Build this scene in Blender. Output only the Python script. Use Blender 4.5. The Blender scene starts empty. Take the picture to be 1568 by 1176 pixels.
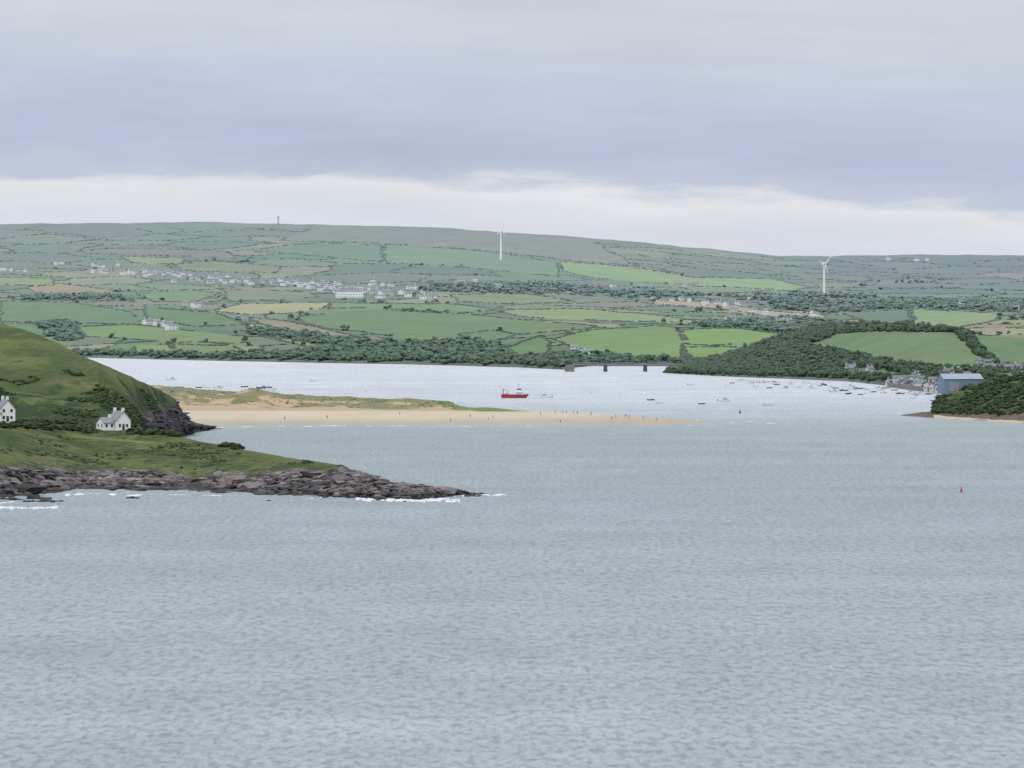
import bpy, bmesh, math, random
import numpy as np
from mathutils import Vector, Matrix
random.seed(7); rng=np.random.default_rng(11)
K=1/9302.0; H=60.0; VH=455.0; UC=784.0
LUM=1.5
def lin(c):
    c=np.asarray(c,float)/255.0
    return np.where(c<=0.04045,c/12.92,((c+0.055)/1.055)**2.4)
def C(*c): return lin(c)/LUM
def wx(u,D): return (u-UC)*K*D
def vz(v,D): return H-(v-VH)*K*D
def dsea(v,z=0.0): return (H-z)/((v-VH)*K)
def tab(us,pts):
    p=np.array(pts,float); return np.interp(us,p[:,0],p[:,1])
# ---------- noise
T=rng.random((256,256))
def vn(x,y,seed=0):
    x=x+seed*17.31; y=y+seed*9.77
    xi=np.floor(x).astype(int); yi=np.floor(y).astype(int)
    fx=x-xi; fy=y-yi; fx=fx*fx*(3-2*fx); fy=fy*fy*(3-2*fy)
    a=T[xi&255,yi&255]; b=T[(xi+1)&255,yi&255]; c=T[xi&255,(yi+1)&255]; d=T[(xi+1)&255,(yi+1)&255]
    return (a*(1-fx)+b*fx)*(1-fy)+(c*(1-fx)+d*fx)*fy
def fbm(x,y,o=4,seed=0):
    s=0;a=0.5;t=0
    for i in range(o):
        s=s+a*vn(x*2**i,y*2**i,seed+i*3);t+=a;a*=0.5
    return s/t
def sst(a,b,x):
    t=np.clip((x-a)/(b-a),0,1); return t*t*(3-2*t)
def mix(a,b,f):
    f=np.asarray(f)[...,None]; return a*(1-f)+b*f
def inpoly(u,v,poly):
    r=np.zeros(u.shape,bool); n=len(poly); j=n-1
    for i in range(n):
        xi,yi=poly[i]; xj,yj=poly[j]
        if yi!=yj:
            r^=((yi>v)!=(yj>v))&(u<(xj-xi)*(v-yi)/(yj-yi)+xi)
        j=i
    return r
# ---------- materials
def newmat(name):
    m=bpy.data.materials.new(name); m.use_nodes=True
    nt=m.node_tree; b=nt.nodes["Principled BSDF"]; return m,nt,b
def vcolmat(name,scale,amt=0.35,bump=0.3,bscale=None,rough=0.95):
    m,nt,b=newmat(name)
    at=nt.nodes.new("ShaderNodeAttribute"); at.attribute_name="Col"
    tc=nt.nodes.new("ShaderNodeTexCoord")
    n=nt.nodes.new("ShaderNodeTexNoise"); n.inputs["Scale"].default_value=scale; n.inputs["Detail"].default_value=6; n.inputs["Roughness"].default_value=0.65
    nt.links.new(tc.outputs["Object"],n.inputs["Vector"])
    mr=nt.nodes.new("ShaderNodeMapRange"); mr.inputs["From Min"].default_value=0.25; mr.inputs["From Max"].default_value=0.75
    mr.inputs["To Min"].default_value=1-amt; mr.inputs["To Max"].default_value=1+amt
    nt.links.new(n.outputs["Fac"],mr.inputs["Value"])
    vm=nt.nodes.new("ShaderNodeVectorMath"); vm.operation='SCALE'
    nt.links.new(at.outputs["Color"],vm.inputs[0]); nt.links.new(mr.outputs["Result"],vm.inputs["Scale"])
    nt.links.new(vm.outputs["Vector"],b.inputs["Base Color"])
    b.inputs["Roughness"].default_value=rough; b.inputs["Specular IOR Level"].default_value=0.1
    if bump:
        bp=nt.nodes.new("ShaderNodeBump"); bp.inputs["Strength"].default_value=bump; bp.inputs["Distance"].default_value=0.5
        nt.links.new(n.outputs["Fac"],bp.inputs["Height"]); nt.links.new(bp.outputs["Normal"],b.inputs["Normal"])
    return m
def solid(name,rgb,rough=0.6,scale=1.5,amt=0.12,spec=0.3):
    m,nt,b=newmat(name)
    tc=nt.nodes.new("ShaderNodeTexCoord")
    n=nt.nodes.new("ShaderNodeTexNoise"); n.inputs["Scale"].default_value=scale; n.inputs["Detail"].default_value=5
    nt.links.new(tc.outputs["Object"],n.inputs["Vector"])
    r=nt.nodes.new("ShaderNodeMapRange"); r.inputs["To Min"].default_value=1-amt*2; r.inputs["To Max"].default_value=1+amt
    nt.links.new(n.outputs["Fac"],r.inputs["Value"])
    vm=nt.nodes.new("ShaderNodeVectorMath"); vm.operation='SCALE'; vm.inputs[0].default_value=tuple(rgb)
    nt.links.new(r.outputs["Result"],vm.inputs["Scale"]); nt.links.new(vm.outputs["Vector"],b.inputs["Base Color"])
    b.inputs["Roughness"].default_value=rough; b.inputs["Specular IOR Level"].default_value=spec
    return m
M_far=vcolmat("field_grass",0.03,0.10,0.0)
M_land=vcolmat("rough_grass",0.35,0.2,0.3)
M_rock=vcolmat("coast_ground",0.5,0.32,0.5)
M_sand=vcolmat("dune_sand",0.12,0.08,0.15)
M_leaf=vcolmat("foliage",0.5,0.25,0.0)
M_foam=solid("foam",(0.62,0.65,0.67),0.9,0.5,0.2)
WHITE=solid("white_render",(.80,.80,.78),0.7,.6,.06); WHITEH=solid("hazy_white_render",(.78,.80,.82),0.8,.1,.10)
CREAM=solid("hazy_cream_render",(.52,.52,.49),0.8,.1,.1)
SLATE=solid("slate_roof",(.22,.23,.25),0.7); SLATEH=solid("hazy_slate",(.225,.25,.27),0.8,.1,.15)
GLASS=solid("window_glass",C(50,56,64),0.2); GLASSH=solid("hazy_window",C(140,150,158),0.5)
STONE=solid("quay_stone",C(150,148,146),0.9,0.4,0.3)
RED=solid("red_paint",C(208,78,86),0.5); DARK=solid("dark_paint",C(72,76,84),0.6); BOATW=solid("boat_white",(.72,.74,.76),0.4,1.5,.05)
BLUEB=solid("boat_blue",C(100,118,155),0.4); GREY=solid("grey_metal",C(158,164,170),0.6); SHEDB=solid("blue_cladding",C(124,150,170),0.6,0.2)
SHEDR=solid("pale_sheet_roof",C(172,186,196),0.6,0.2); IRON=solid("bridge_iron",(.24,.26,.28),0.8); PIER=solid("bridge_pier",C(90,98,106),0.9)
TURB=solid("turbine_white",(.78,.80,.82),0.5,0.2,0.02)
# ---------- mesh helpers
def mesh_np(name,V,F,col,mat,smooth=True):
    me=bpy.data.meshes.new(name); nv=len(V); nf,k=F.shape
    me.vertices.add(nv); me.vertices.foreach_set("co",V.astype(np.float32).ravel())
    me.loops.add(nf*k); me.loops.foreach_set("vertex_index",F.astype(np.int32).ravel())
    me.polygons.add(nf); me.polygons.foreach_set("loop_start",(np.arange(nf)*k).astype(np.int32))
    me.polygons.foreach_set("use_smooth",np.full(nf,smooth))
    me.update(calc_edges=True); me.validate()
    a=me.color_attributes.new("Col",'FLOAT_COLOR','POINT')
    c=np.ones((nv,4),np.float32); c[:,:3]=np.clip(col,0.003,1); a.data.foreach_set("color",c.ravel())
    me.materials.append(mat); ob=bpy.data.objects.new(name,me); bpy.context.collection.objects.link(ob); return ob
class Land: pass
def land(name,us,knots,rows,noisef,colf,mat):
    Ds=[];Zs=[];S=[]
    for i in range(len(knots)-1):
        n=rows[i]
        for j in range(n+(1 if i==len(knots)-2 else 0)):
            t=j/n; Ds.append(knots[i][0]*(1-t)+knots[i+1][0]*t); Zs.append(knots[i][1]*(1-t)+knots[i+1][1]*t); S.append(i+t)
    D=np.array(Ds);Z=np.array(Zs);S=np.array(S)[:,None]*np.ones_like(D)
    U=np.ones_like(D)*us[None,:]
    X=wx(U,D); Z=Z+noisef(U,D,X,Z,S); V=VH+(H-Z)/D/K
    col=colf(U,V,D,X,Z,S)
    P=np.stack([X,D,Z],-1).reshape(-1,3); nr,nc=D.shape
    idx=np.arange(nr*nc).reshape(nr,nc)
    F=np.stack([idx[:-1,:-1],idx[:-1,1:],idx[1:,1:],idx[1:,:-1]],-1).reshape(-1,4)
    L=Land(); L.ob=mesh_np(name,P,F,col.reshape(-1,3),mat); L.us=us;L.D=D;L.Z=Z;L.V=V;L.U=U;L.X=X;L.S=S
    return L
def ground(L,u,v):
    c=int(np.clip(np.searchsorted(L.us,u),0,len(L.us)-1))
    col=L.V[:,c]; r=np.nonzero((col<=v)&(L.Z[:,c]>0.2))[0]
    r=r[0] if len(r) else int(np.argmin(col))
    return float(wx(u,L.D[r,c])),float(L.D[r,c]),float(L.Z[r,c])
def ico(sub):
    bm=bmesh.new(); bmesh.ops.create_icosphere(bm,subdivisions=sub,radius=1)
    v=np.array([p.co[:] for p in bm.verts]); f=np.array([[q.index for q in p.verts] for p in bm.faces]); bm.free(); return v,f
ICO={1:ico(1),2:ico(2)}
def blobs(name,P,R,COL,sub=1,jit=0.3,mat=None):
    P=np.asarray(P,float);R=np.asarray(R,float);COL=np.asarray(COL,float)
    v,f=ICO[sub]; n=len(P); m=len(v)
    j=1+jit*(rng.random((n,m,1))*2-1)
    V=P[:,None,:]+v[None]*j*R[:,None,:]
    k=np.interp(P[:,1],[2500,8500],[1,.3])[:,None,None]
    shade=(0.80+0.30*(v[:,2]*0.5+0.5))[None,:,None]*(0.75+0.5*rng.random((n,m,1))); shade=1+(shade-1)*k  # light tops, dark undersides: shading put into vertex colour, softened by distance
    c=COL[:,None,:]*shade
    F=(f[None]+(np.arange(n)*m)[:,None,None]).reshape(-1,3)
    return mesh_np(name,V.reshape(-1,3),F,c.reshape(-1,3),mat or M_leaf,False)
def hazy_treecol(D):  # foliage base colour with distance haze and far brightening mixed in
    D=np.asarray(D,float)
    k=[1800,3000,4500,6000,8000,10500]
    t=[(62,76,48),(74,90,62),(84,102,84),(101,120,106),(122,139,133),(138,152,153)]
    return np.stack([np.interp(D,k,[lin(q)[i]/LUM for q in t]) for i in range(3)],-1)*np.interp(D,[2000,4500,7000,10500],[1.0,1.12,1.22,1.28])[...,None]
def trees(name,P,h,w,n=7,gain=1.0,sub=1):
    """crowns made of several irregular leaf clumps"""
    P=np.asarray(P,float);N=len(P)
    hh=h*(0.65+0.7*rng.random(N)); ww=w*(0.7+0.6*rng.random(N))
    a=rng.random((N,n))*6.283; r=np.sqrt(rng.random((N,n)))*0.45; zz=rng.random((N,n))
    rr=r*(1.15-0.6*zz)
    Q=np.empty((N,n,3)); Q[...,0]=P[:,None,0]+np.cos(a)*rr*ww[:,None]; Q[...,1]=P[:,None,1]+np.sin(a)*rr*ww[:,None]
    Q[...,2]=P[:,None,2]+hh[:,None]*(0.22+0.62*zz)
    s=(0.2+0.16*rng.random((N,n))); R=np.stack([s*ww[:,None],s*ww[:,None],s*hh[:,None]*0.85],-1)
    k=np.interp(P[:,1],[2500,8500],[1,.35])[:,None]
    c=gain*hazy_treecol(P[:,1])*(1+(0.5*rng.random((N,1))-.25)*k); c=c[:,None,:]*(1+(-.2+0.35*zz+0.15*rng.random((N,n)))*k)[...,None]  # higher clumps paler: crown shading put into colour, weaker with distance
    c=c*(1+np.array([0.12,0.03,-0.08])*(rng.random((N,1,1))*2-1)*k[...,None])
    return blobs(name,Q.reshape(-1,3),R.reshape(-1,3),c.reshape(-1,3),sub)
class MB:
    def __init__(s): s.v=[];s.f=[];s.m=[];s.M=Matrix()
    def pt(s,p): s.v.append(tuple(s.M@Vector(p))); return len(s.v)-1
    def face(s,pts,m): s.f.append([s.pt(p) for p in pts]); s.m.append(m)
    def box(s,x0,x1,y0,y1,z0,z1,m,tx=0,ty=0):
        a=[s.pt(p) for p in [(x0,y0,z0),(x1,y0,z0),(x1,y1,z0),(x0,y1,z0),(x0+tx,y0+ty,z1),(x1-tx,y0+ty,z1),(x1-tx,y1-ty,z1),(x0+tx,y1-ty,z1)]]
        for q in [(0,1,5,4),(1,2,6,5),(2,3,7,6),(3,0,4,7),(4,5,6,7),(3,2,1,0)]:
            s.f.append([a[i] for i in q]); s.m.append(m)
    def beam(s,p,q,r,m,r2=None,n=6):
        p=Vector(p);q=Vector(q);r2=r if r2 is None else r2
        d=(q-p).normalized(); a=d.orthogonal().normalized(); b=d.cross(a)
        A=[s.pt(p+(a*math.cos(t*6.2832/n)+b*math.sin(t*6.2832/n))*r) for t in range(n)]
        B=[s.pt(q+(a*math.cos(t*6.2832/n)+b*math.sin(t*6.2832/n))*r2) for t in range(n)]
        for i in range(n): s.f.append([A[i],A[(i+1)%n],B[(i+1)%n],B[i]]); s.m.append(m)
        s.f.append(A[::-1]);s.m.append(m);s.f.append(B);s.m.append(m)
    def lathe(s,prof,m,n=12):
        rings=[[s.pt((r*math.cos(t*6.2832/n),r*math.sin(t*6.2832/n),z)) for t in range(n)] for r,z in prof]
        for A,B in zip(rings,rings[1:]):
            for i in range(n): s.f.append([A[i],A[(i+1)%n],B[(i+1)%n],B[i]]); s.m.append(m)
        s.f.append(rings[-1]);s.m.append(m)
    def house(s,x,y,z,w,d,h,rh,rot,mw=0,mr=1,mg=2,chim=True):
        old=s.M; s.M=old@Matrix.Translation((x,y,z))@Matrix.Rotation(rot,4,'Z')
        X=w/2;Y=d/2
        for q in [[(-X,-Y,-2),(X,-Y,-2),(X,-Y,h),(-X,-Y,h)],[(X,Y,-2),(-X,Y,-2),(-X,Y,h),(X,Y,h)],
                  [(X,-Y,-2),(X,Y,-2),(X,Y,h),(X,0,h+rh),(X,-Y,h)],[(-X,Y,-2),(-X,-Y,-2),(-X,-Y,h),(-X,0,h+rh),(-X,Y,h)]]: s.face(q,mw)
        o=0.35; e=rh/Y*o
        for sg in (-1,1):
            for dz in (0.04,0.22):
                s.face([(-X-o,sg*(Y+o),h-e+dz),(X+o,sg*(Y+o),h-e+dz),(X+o,0,h+rh+dz),(-X-o,0,h+rh+dz)],mr)
            s.face([(-X-o,sg*(Y+o),h-e+.04),(X+o,sg*(Y+o),h-e+.04),(X+o,sg*(Y+o),h-e+.22),(-X-o,sg*(Y+o),h-e+.22)],mr)
        if chim:
            for cx in (-X+0.6,X-0.6): s.box(cx-.4,cx+.4,-.35,.35,h+rh-.5,h+rh+1.1,mw)
        nw=max(2,int(w/3.6)); fl=2 if h>4 else 1
        for f in range(fl):
            zz=0.9+f*2.6
            for i in range(nw):
                cx=-X+(i+.5)*w/nw
                for sg in (-1,1): s.face([(cx-.5,sg*(Y+.03),zz),(cx+.5,sg*(Y+.03),zz),(cx+.5,sg*(Y+.03),zz+1.2),(cx-.5,sg*(Y+.03),zz+1.2)],mg)
            for sg in (-1,1):
                for cy in (-d/4,d/4): s.face([(sg*(X+.03),cy-.45,zz),(sg*(X+.03),cy+.45,zz),(sg*(X+.03),cy+.45,zz+1.2),(sg*(X+.03),cy-.45,zz+1.2)],mg)
        s.M=old
    def obj(s,name,mats,loc=(0,0,0),rot=0,parent=None,smooth=False):
        me=bpy.data.meshes.new(name); me.from_pydata(s.v,[],s.f); me.polygons.foreach_set("material_index",s.m)
        for m in mats: me.materials.append(m)
        me.update(); ob=bpy.data.objects.new(name,me); bpy.context.collection.objects.link(ob)
        ob.location=loc; ob.rotation_euler=(0,0,rot)
        if parent: ob.parent=parent
        return ob
def empty(name,loc,rot=0):
    e=bpy.data.objects.new(name,None); bpy.context.collection.objects.link(e); e.location=loc; e.rotation_euler=(0,0,rot); e.empty_display_size=1; return e
# =====================================================================
# FAR HILLS
us=np.arange(-160,1730,1.5)
vs=tab(us,[(-160,546),(135,548),(350,553),(500,556),(620,558),(700,560),(800,563),(868,566.5),(880,563),(900,560.5),(1030,561),(1100,563),(1300,566),(1730,566)])
vr=tab(us,[(-160,346),(0,343),(100,342),(200,341),(330,340),(430,343),(550,345),(680,349),(760,355),(860,361),(960,369),(1060,379),(1140,386),(1190,391),(1280,392.5),(1400,390),(1730,391)])
Dsx=dsea(vs)
def kn(v,D): return (np.ones_like(us)*D,vz(v,np.ones_like(us)*D))
k_mid1=kn(tab(us,[(-160,488),(400,490),(900,492),(1300,494),(1730,480)]),7000)
k_mid2=kn(tab(us,[(-160,425),(300,428),(700,424),(1000,436),(1300,446),(1730,440)]),8700)
rz=vz(vr,10500.0)
def nfar(U,D,X,Z,S):
    f=sst(1.0,1.8,S)*(1-sst(3.5,3.95,S))
    return f*((fbm(X/700,D/700,2,3)-.5)*22+(fbm(X/220,D/260,2,5)-.5)*9)+ (S>3.9)*(S<4.2)*(fbm(X/40,D/400,3,8)-.5)*3
POLYS=[  # field tones carry distance haze in their base colour
([(855,401),(960,408),(1060,425),(1180,428),(1238,440),(1215,446),(1100,440),(1000,434),(900,425),(860,415)],(150,175,124)),
([(500,340),(700,340),(900,355),(930,385),(980,408),(880,400),(730,382),(560,372),(430,368),(470,352)],(144,150,137)),
([(590,375),(720,382),(850,402),(857,424),(760,415),(680,408),(590,402)],(133,156,128)),
([(360,384),(480,372),(584,376),(586,402),(480,392)],(124,149,122)),
([(325,477),(370,466),(502,463),(495,472),(440,481),(380,483)],(180,177,132)),
([(500,464),(700,466),(760,474),(720,480),(560,473),(505,472)],(128,150,102)),
([(40,440),(90,434),(188,447),(120,452),(70,454)],(172,153,124)),
([(440,487),(560,475),(720,482),(915,500),(880,506),(720,517),(650,524),(570,510),(500,503)],(117,143,96)),
([(760,476),(880,472),(1045,487),(1040,494),(930,492),(800,485)],(150,165,112)),
([(850,520),(900,505),(1000,500),(1036,502),(1044,520),(1046,551),(960,545),(890,535)],(127,154,92)),
([(1042,505),(1120,503),(1196,512),(1172,525),(1100,529),(1052,527)],(132,162,90)),
([(1048,531),(1110,531),(1152,535),(1110,551),(1062,553)],(128,159,90)),
([(775,532),(830,514),(845,525),(836,541),(790,544)],(110,138,90)),
([(700,512),(760,506),(790,512),(770,520),(720,520)],(114,138,96)),
([(998,458),(1110,466),(1180,477),(1265,482),(1262,489),(1180,485),(1110,475),(1000,466)],(184,169,146)),
([(1395,473),(1530,480),(1526,492),(1460,502),(1400,497)],(142,164,114)),
([(1290,480),(1390,475),(1395,498),(1330,494)],(112,132,108)),
([(0,462),(110,463),(200,478),(222,497),(110,495),(0,492)],(115,141,99)),
([(120,500),(200,497),(375,516),(370,526),(250,523),(130,515)],(130,153,96)),
([(-150,421),(80,427),(82,437),(-150,437)],(147,165,109)),
([(205,450),(290,444),(335,450),(300,462),(235,463)],(132,157,104)),
([(340,442),(470,447),(490,455),(350,463)],(144,150,116)),
([(185,392),(282,396),(276,406),(200,403)],(158,167,124)),
([(378,486),(440,492),(530,511),(605,521),(560,524),(480,513),(400,498)],(156,147,120)),
([(400,517),(480,519),(560,527),(570,536),(470,530)],(136,156,100)),
([(204,527),(258,527),(262,541),(208,541)],(131,154,98)),
([(262,527),(360,530),(380,542),(268,542)],(121,144,94)),
([(220,470),(330,480),(380,498),(300,500),(225,488)],(114,140,94)),
([(0,494),(95,498),(98,515),(0,512)],(110,136,98)),
([(90,388),(170,380),(350,385),(360,396),(200,390)],(143,143,131)),
([(60,346),(170,344),(250,358),(150,364),(70,356)],(134,144,133)),
([(1490,418),(1640,415),(1640,428),(1560,430)],(152,150,141)),
([(960,402),(1120,415),(1230,428),(1170,428),(1060,424)],(127,140,129)),
([(260,408),(330,400),(430,408),(420,418),(300,416)],(144,155,120)),
([(690,452),(800,450),(880,462),(800,466),(700,462)],(138,157,112)),
]
WOODS=[
[(120,549),(300,544),(420,541),(560,530),(650,528),(700,524),(770,536),(790,548),(850,546),(890,539),(960,548),(1060,555),(1120,560),(1120,575),(880,570),(500,562),(120,556)],
[(560,526),(620,524),(700,520),(770,531),(700,540),(600,540)],
[(640,442),(760,433),(900,440),(1000,446),(1120,455),(1000,457),(900,452),(700,448),(640,446)],
[(1110,452),(1250,448),(1420,460),(1570,458),(1730,458),(1730,474),(1530,478),(1395,472),(1290,478),(1200,474)],
[(60,450),(170,454),(210,462),(110,460),(20,459)],
[(60,497),(118,496),(120,520),(90,522)],
[(400,504),(500,517),(600,528),(540,534),(380,512)],
[(1050,495),(1220,488),(1300,496),(1230,512),(1120,502)],
]
FID=None
def cfar(U,V,D,X,Z,S):
    global FID,WD
    wu=U+(fbm(X/60,D/120,2,21)-.5)*10; wv=V+(fbm(X/50,D/160,2,22)-.5)*3
    nx=np.arange(-1150,1150,135); ny=np.arange(5000,12600,230)
    sx,sy=np.meshgrid(nx,ny); sx=(sx+(rng.random(sx.shape)-.5)*105).ravel(); sy=(sy+(rng.random(sy.shape)-.5)*190).ravel()
    Xw=(X+(fbm(X/150,D/200,2,31)-.5)*60).ravel(); Yw=(D+(fbm(X/120,D/200,2,32)-.5)*90).ravel()
    fid=np.empty(Xw.size,int)
    for i in range(0,Xw.size,20000):
        a=Xw[i:i+20000,None]-sx[None]; b=(Yw[i:i+20000,None]-sy[None])*0.62
        fid[i:i+20000]=np.argmin(np.abs(a)+np.abs(b)+0.5*np.sqrt(a*a+b*b),1)
    fid=fid.reshape(U.shape)
    pal=[(114,138,98),(128,152,104),(106,128,96),(142,160,112),(122,138,110),(116,145,96),(132,146,112),(104,126,100),(164,164,122),(154,138,114)]
    pc=np.array([lin(p)/LUM for p in pal]); pick=rng.choice(len(pal),len(sx),p=[.13,.12,.12,.12,.11,.11,.09,.06,.08,.06])
    col=pc[pick][fid]*(0.92+0.16*rng.random(len(sx)))[fid][...,None]
    col=mix(col,C(134,149,146),np.clip((D-6200)/4300,0,1)*0.64)  # generated fields fade to a haze colour as distance grows
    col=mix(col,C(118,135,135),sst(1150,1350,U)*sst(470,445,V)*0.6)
    for i,(p,c) in enumerate(POLYS):
        m=inpoly(wu,wv,p); col[m]=C(*c); fid[m]=10000+i
    WD=np.zeros(U.shape,bool)
    for p in WOODS: WD|=inpoly(wu+(fbm(X/25,D/50,2,61)-.5)*16,wv+(fbm(X/20,D/60,2,62)-.5)*6,p)
    WD|=(S<1.06)
    col[WD]=hazy_treecol(D[WD])*0.85; fid[WD]=9999
    col=col*(0.90+0.20*fbm(X/30,D/70,3,41))[...,None]*(0.93+0.14*fbm(X/250,D/300,2,44))[...,None]
    col=mix(col,np.broadcast_to(C(160,172,184),col.shape),np.clip((D-4800)/5700,0,1)*.27+.06)  # aerial haze painted over all far ground colours, stronger farther off
    FID=fid
    return col
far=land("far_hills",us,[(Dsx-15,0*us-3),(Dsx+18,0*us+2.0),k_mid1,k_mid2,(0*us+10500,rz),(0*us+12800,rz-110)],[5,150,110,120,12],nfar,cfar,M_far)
vm=np.minimum.accumulate(far.V,axis=0); vis=far.V<=vm+1.2
f=FID; bh=np.zeros(f.shape,bool); bh[1:]|=(f[1:]!=f[:-1]); bv=np.zeros(f.shape,bool); bv[:,1:]|=(f[:,1:]!=f[:,:-1])
ok=vis&(far.S>1.02)&(far.S<3.90)
gap=fbm(far.X/55,far.D/90,2,77)>0.32
selh=bh&ok&gap&(rng.random(f.shape)<0.32); selv=bv&ok&gap&(rng.random(f.shape)<0.8)
sel=selh|selv; P=np.stack([far.X[sel],far.D[sel]+rng.uniform(-4,4,sel.sum()),far.Z[sel]+0.3],-1); n=len(P)
sz=0.6+0.65*rng.random(n); R=np.stack([sz*2.2,sz*3.0,sz*1.05],-1)
blobs("field_hedgerows",P,R,hazy_treecol(P[:,1])*(0.74+0.24*rng.random((n,1))))
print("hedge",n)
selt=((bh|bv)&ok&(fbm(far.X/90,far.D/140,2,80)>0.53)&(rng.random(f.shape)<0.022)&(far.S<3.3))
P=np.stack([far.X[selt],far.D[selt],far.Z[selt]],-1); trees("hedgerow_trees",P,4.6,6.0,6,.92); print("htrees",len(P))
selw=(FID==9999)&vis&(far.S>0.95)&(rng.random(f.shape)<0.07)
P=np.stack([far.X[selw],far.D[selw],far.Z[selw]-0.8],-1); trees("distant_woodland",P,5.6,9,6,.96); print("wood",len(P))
# ---------- villages
mb=MB()
def cluster(L,u0,v0,u1,v1,n,spread=3,sz=1.0,mb=mb,big=0.06):
    for i in range(n):
        t=random.random(); u=u0+(u1-u0)*t; v=v0+(v1-v0)*t+random.gauss(0,spread)
        x,y,z=ground(L,u,v); w=random.uniform(6,11)*sz
        if random.random()<big: w*=1.7
        if random.random()<.4: rot=math.pi/2+random.gauss(0,.4)
        else: rot=random.gauss(0.1,0.4)
        mb.house(x,y,z,w,random.uniform(5,7)*sz,random.choice([3.0,4.6,5.0])*sz,random.uniform(1.3,2.2)*sz,rot,random.choice([0,0,0,0,3]),1,2,chim=random.random()<.4)
for a in [(-60,412,40,416,12,1.5,.9),(70,405,110,404,3,1,.9),(130,412,345,432,62,3.5,.9),(340,430,520,441,50,3,.9),(512,444,605,453,28,3,1.05),(610,452,672,457,13,2,.95),(560,435,640,440,9,3,.9),(700,434,790,440,10,2,.9),
          (900,441,1000,448,7,2,.85),(1000,459,1145,470,16,2,.85),(1035,437,1078,439,6,1,.9),(1110,455,1180,462,4,2,.9),(1120,478,1262,486,8,2,.85),(1100,488,1135,493,5,1.5,.95),(1185,493,1215,498,4,1,.95),
          (225,497,272,502,8,1),(280,468,306,471,4,1),(880,540,906,545,3,1),(1295,398,1420,401,4,1,.9),(1470,470,1560,476,4,1,.9)]:
    cluster(far,*a)
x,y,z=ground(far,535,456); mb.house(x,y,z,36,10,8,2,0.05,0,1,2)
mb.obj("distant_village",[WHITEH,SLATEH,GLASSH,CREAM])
# ---------- wind turbines
def turbine(u,v,hubv,r,yaw,ph):
    x,y,z=ground(far,u,v); h=(v-hubv)*K*y
    e=empty("wind_turbine",(x,y,z),yaw)
    m=MB(); m.beam((0,0,-2),(0,0,h),1.7,0,1.1,12); m.obj("tower",[TURB],parent=e)
    m=MB(); m.box(-1.3,1.3,-2.2,4.0,h-1.1,h+1.3,0,.2,.2); m.obj("nacelle",[TURB],parent=e)
    m=MB(); m.beam((0,-3.4,h),(0,-2.2,h),.6,0,1.2,10)
    for i in range(3):
        a=ph+i*2.0944; d=Vector((math.sin(a),0,math.cos(a))); s=Vector((math.cos(a),0,-math.sin(a)))
        o=Vector((0,-2.8,h)); A=[o+d*.6,o+d*r*.22,o+d*r*.6,o+d*r]; W=[.8,1.4,.95,.4]; 
        for yy in (-.18,.18):
            L_=[p-s*w*.35+Vector((0,yy,0)) for p,w in zip(A,W)]; R_=[p+s*w+Vector((0,yy,0)) for p,w in zip(A,W)]
            for j in range(3): m.face([L_[j],R_[j],R_[j+1],L_[j+1]],0)
        for j in range(3):
            for w_ in (-.35,1): m.face([A[j]+s*W[j]*w_+Vector((0,-.18,0)),A[j+1]+s*W[j+1]*w_+Vector((0,-.18,0)),A[j+1]+s*W[j+1]*w_+Vector((0,.18,0)),A[j]+s*W[j]*w_+Vector((0,.18,0))],0)
    m.obj("rotor",[TURB],parent=e)
turbine(767,398,354,14,0.8,0.15); turbine(1262,454,404,14,0.6,0.75)
x,y,z=ground(far,426,343.5); m=MB(); hh=15
for sx,sy in ((-1,-1),(1,-1),(1,1),(-1,1)): m.beam((sx*1.8,sy*1.8,-1),(sx*.35,sy*.35,hh),.24,0)
for i in range(5):
    z0=i*hh/5; a=1.8-1.45*z0/hh; b=1.8-1.45*(z0+hh/5)/hh
    for sy in (-1,1): m.beam((-a,sy*a,z0),(b,sy*b,z0+hh/5),.12,0); m.beam((a,sy*a,z0),(-b,sy*b,z0+hh/5),.12,0)
for zz,w in ((10,2.6),(12.5,2.0)): m.beam((-w,0,zz),(w,0,zz),.25,0)
m.obj("electricity_pylon",[GREY],(x,y,z))
# =====================================================================
# WOODED HILL + TOWN
us=np.arange(1024,1740,1.2)
vs=tab(us,[(1024,571),(1036,572),(1100,576),(1200,580),(1300,584),(1370,592),(1440,603),(1568,608),(1740,612)])
vc=tab(us,[(1024,570),(1036,566),(1080,554),(1130,542),(1180,521),(1240,502),(1320,497),(1400,498),(1450,505),(1500,513),(1568,517),(1740,520)])
Ds_=dsea(vs); dep=tab(us,[(1024,20),(1080,200),(1200,600),(1300,850),(1740,1100)])
D1=Ds_+6; z1=0*us+1.4*tab(us,[(1024,0),(1060,1),(1740,1)])
D2=Ds_+dep*0.28; v2=vs+(vc-vs)*tab(us,[(1024,.3),(1300,.36),(1740,.42)]); D3=Ds_+dep
def ng(U,D,X,Z,S): return sst(1,1.6,S)*(1-sst(2.6,3,S)*.7)*(fbm(X/90,D/160,3,9)-.5)*7
GP=[([(1226,530),(1280,511),(1340,507),(1462,509),(1490,535),(1524,566),(1440,568),(1350,554),(1290,541)],(115,139,97)),
    ([(1480,512),(1760,512),(1760,562),(1530,562),(1505,540)],(111,136,97)),
    ([(1275,563),(1330,562),(1390,572),(1380,580),(1300,576)],(108,130,92))]
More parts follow.
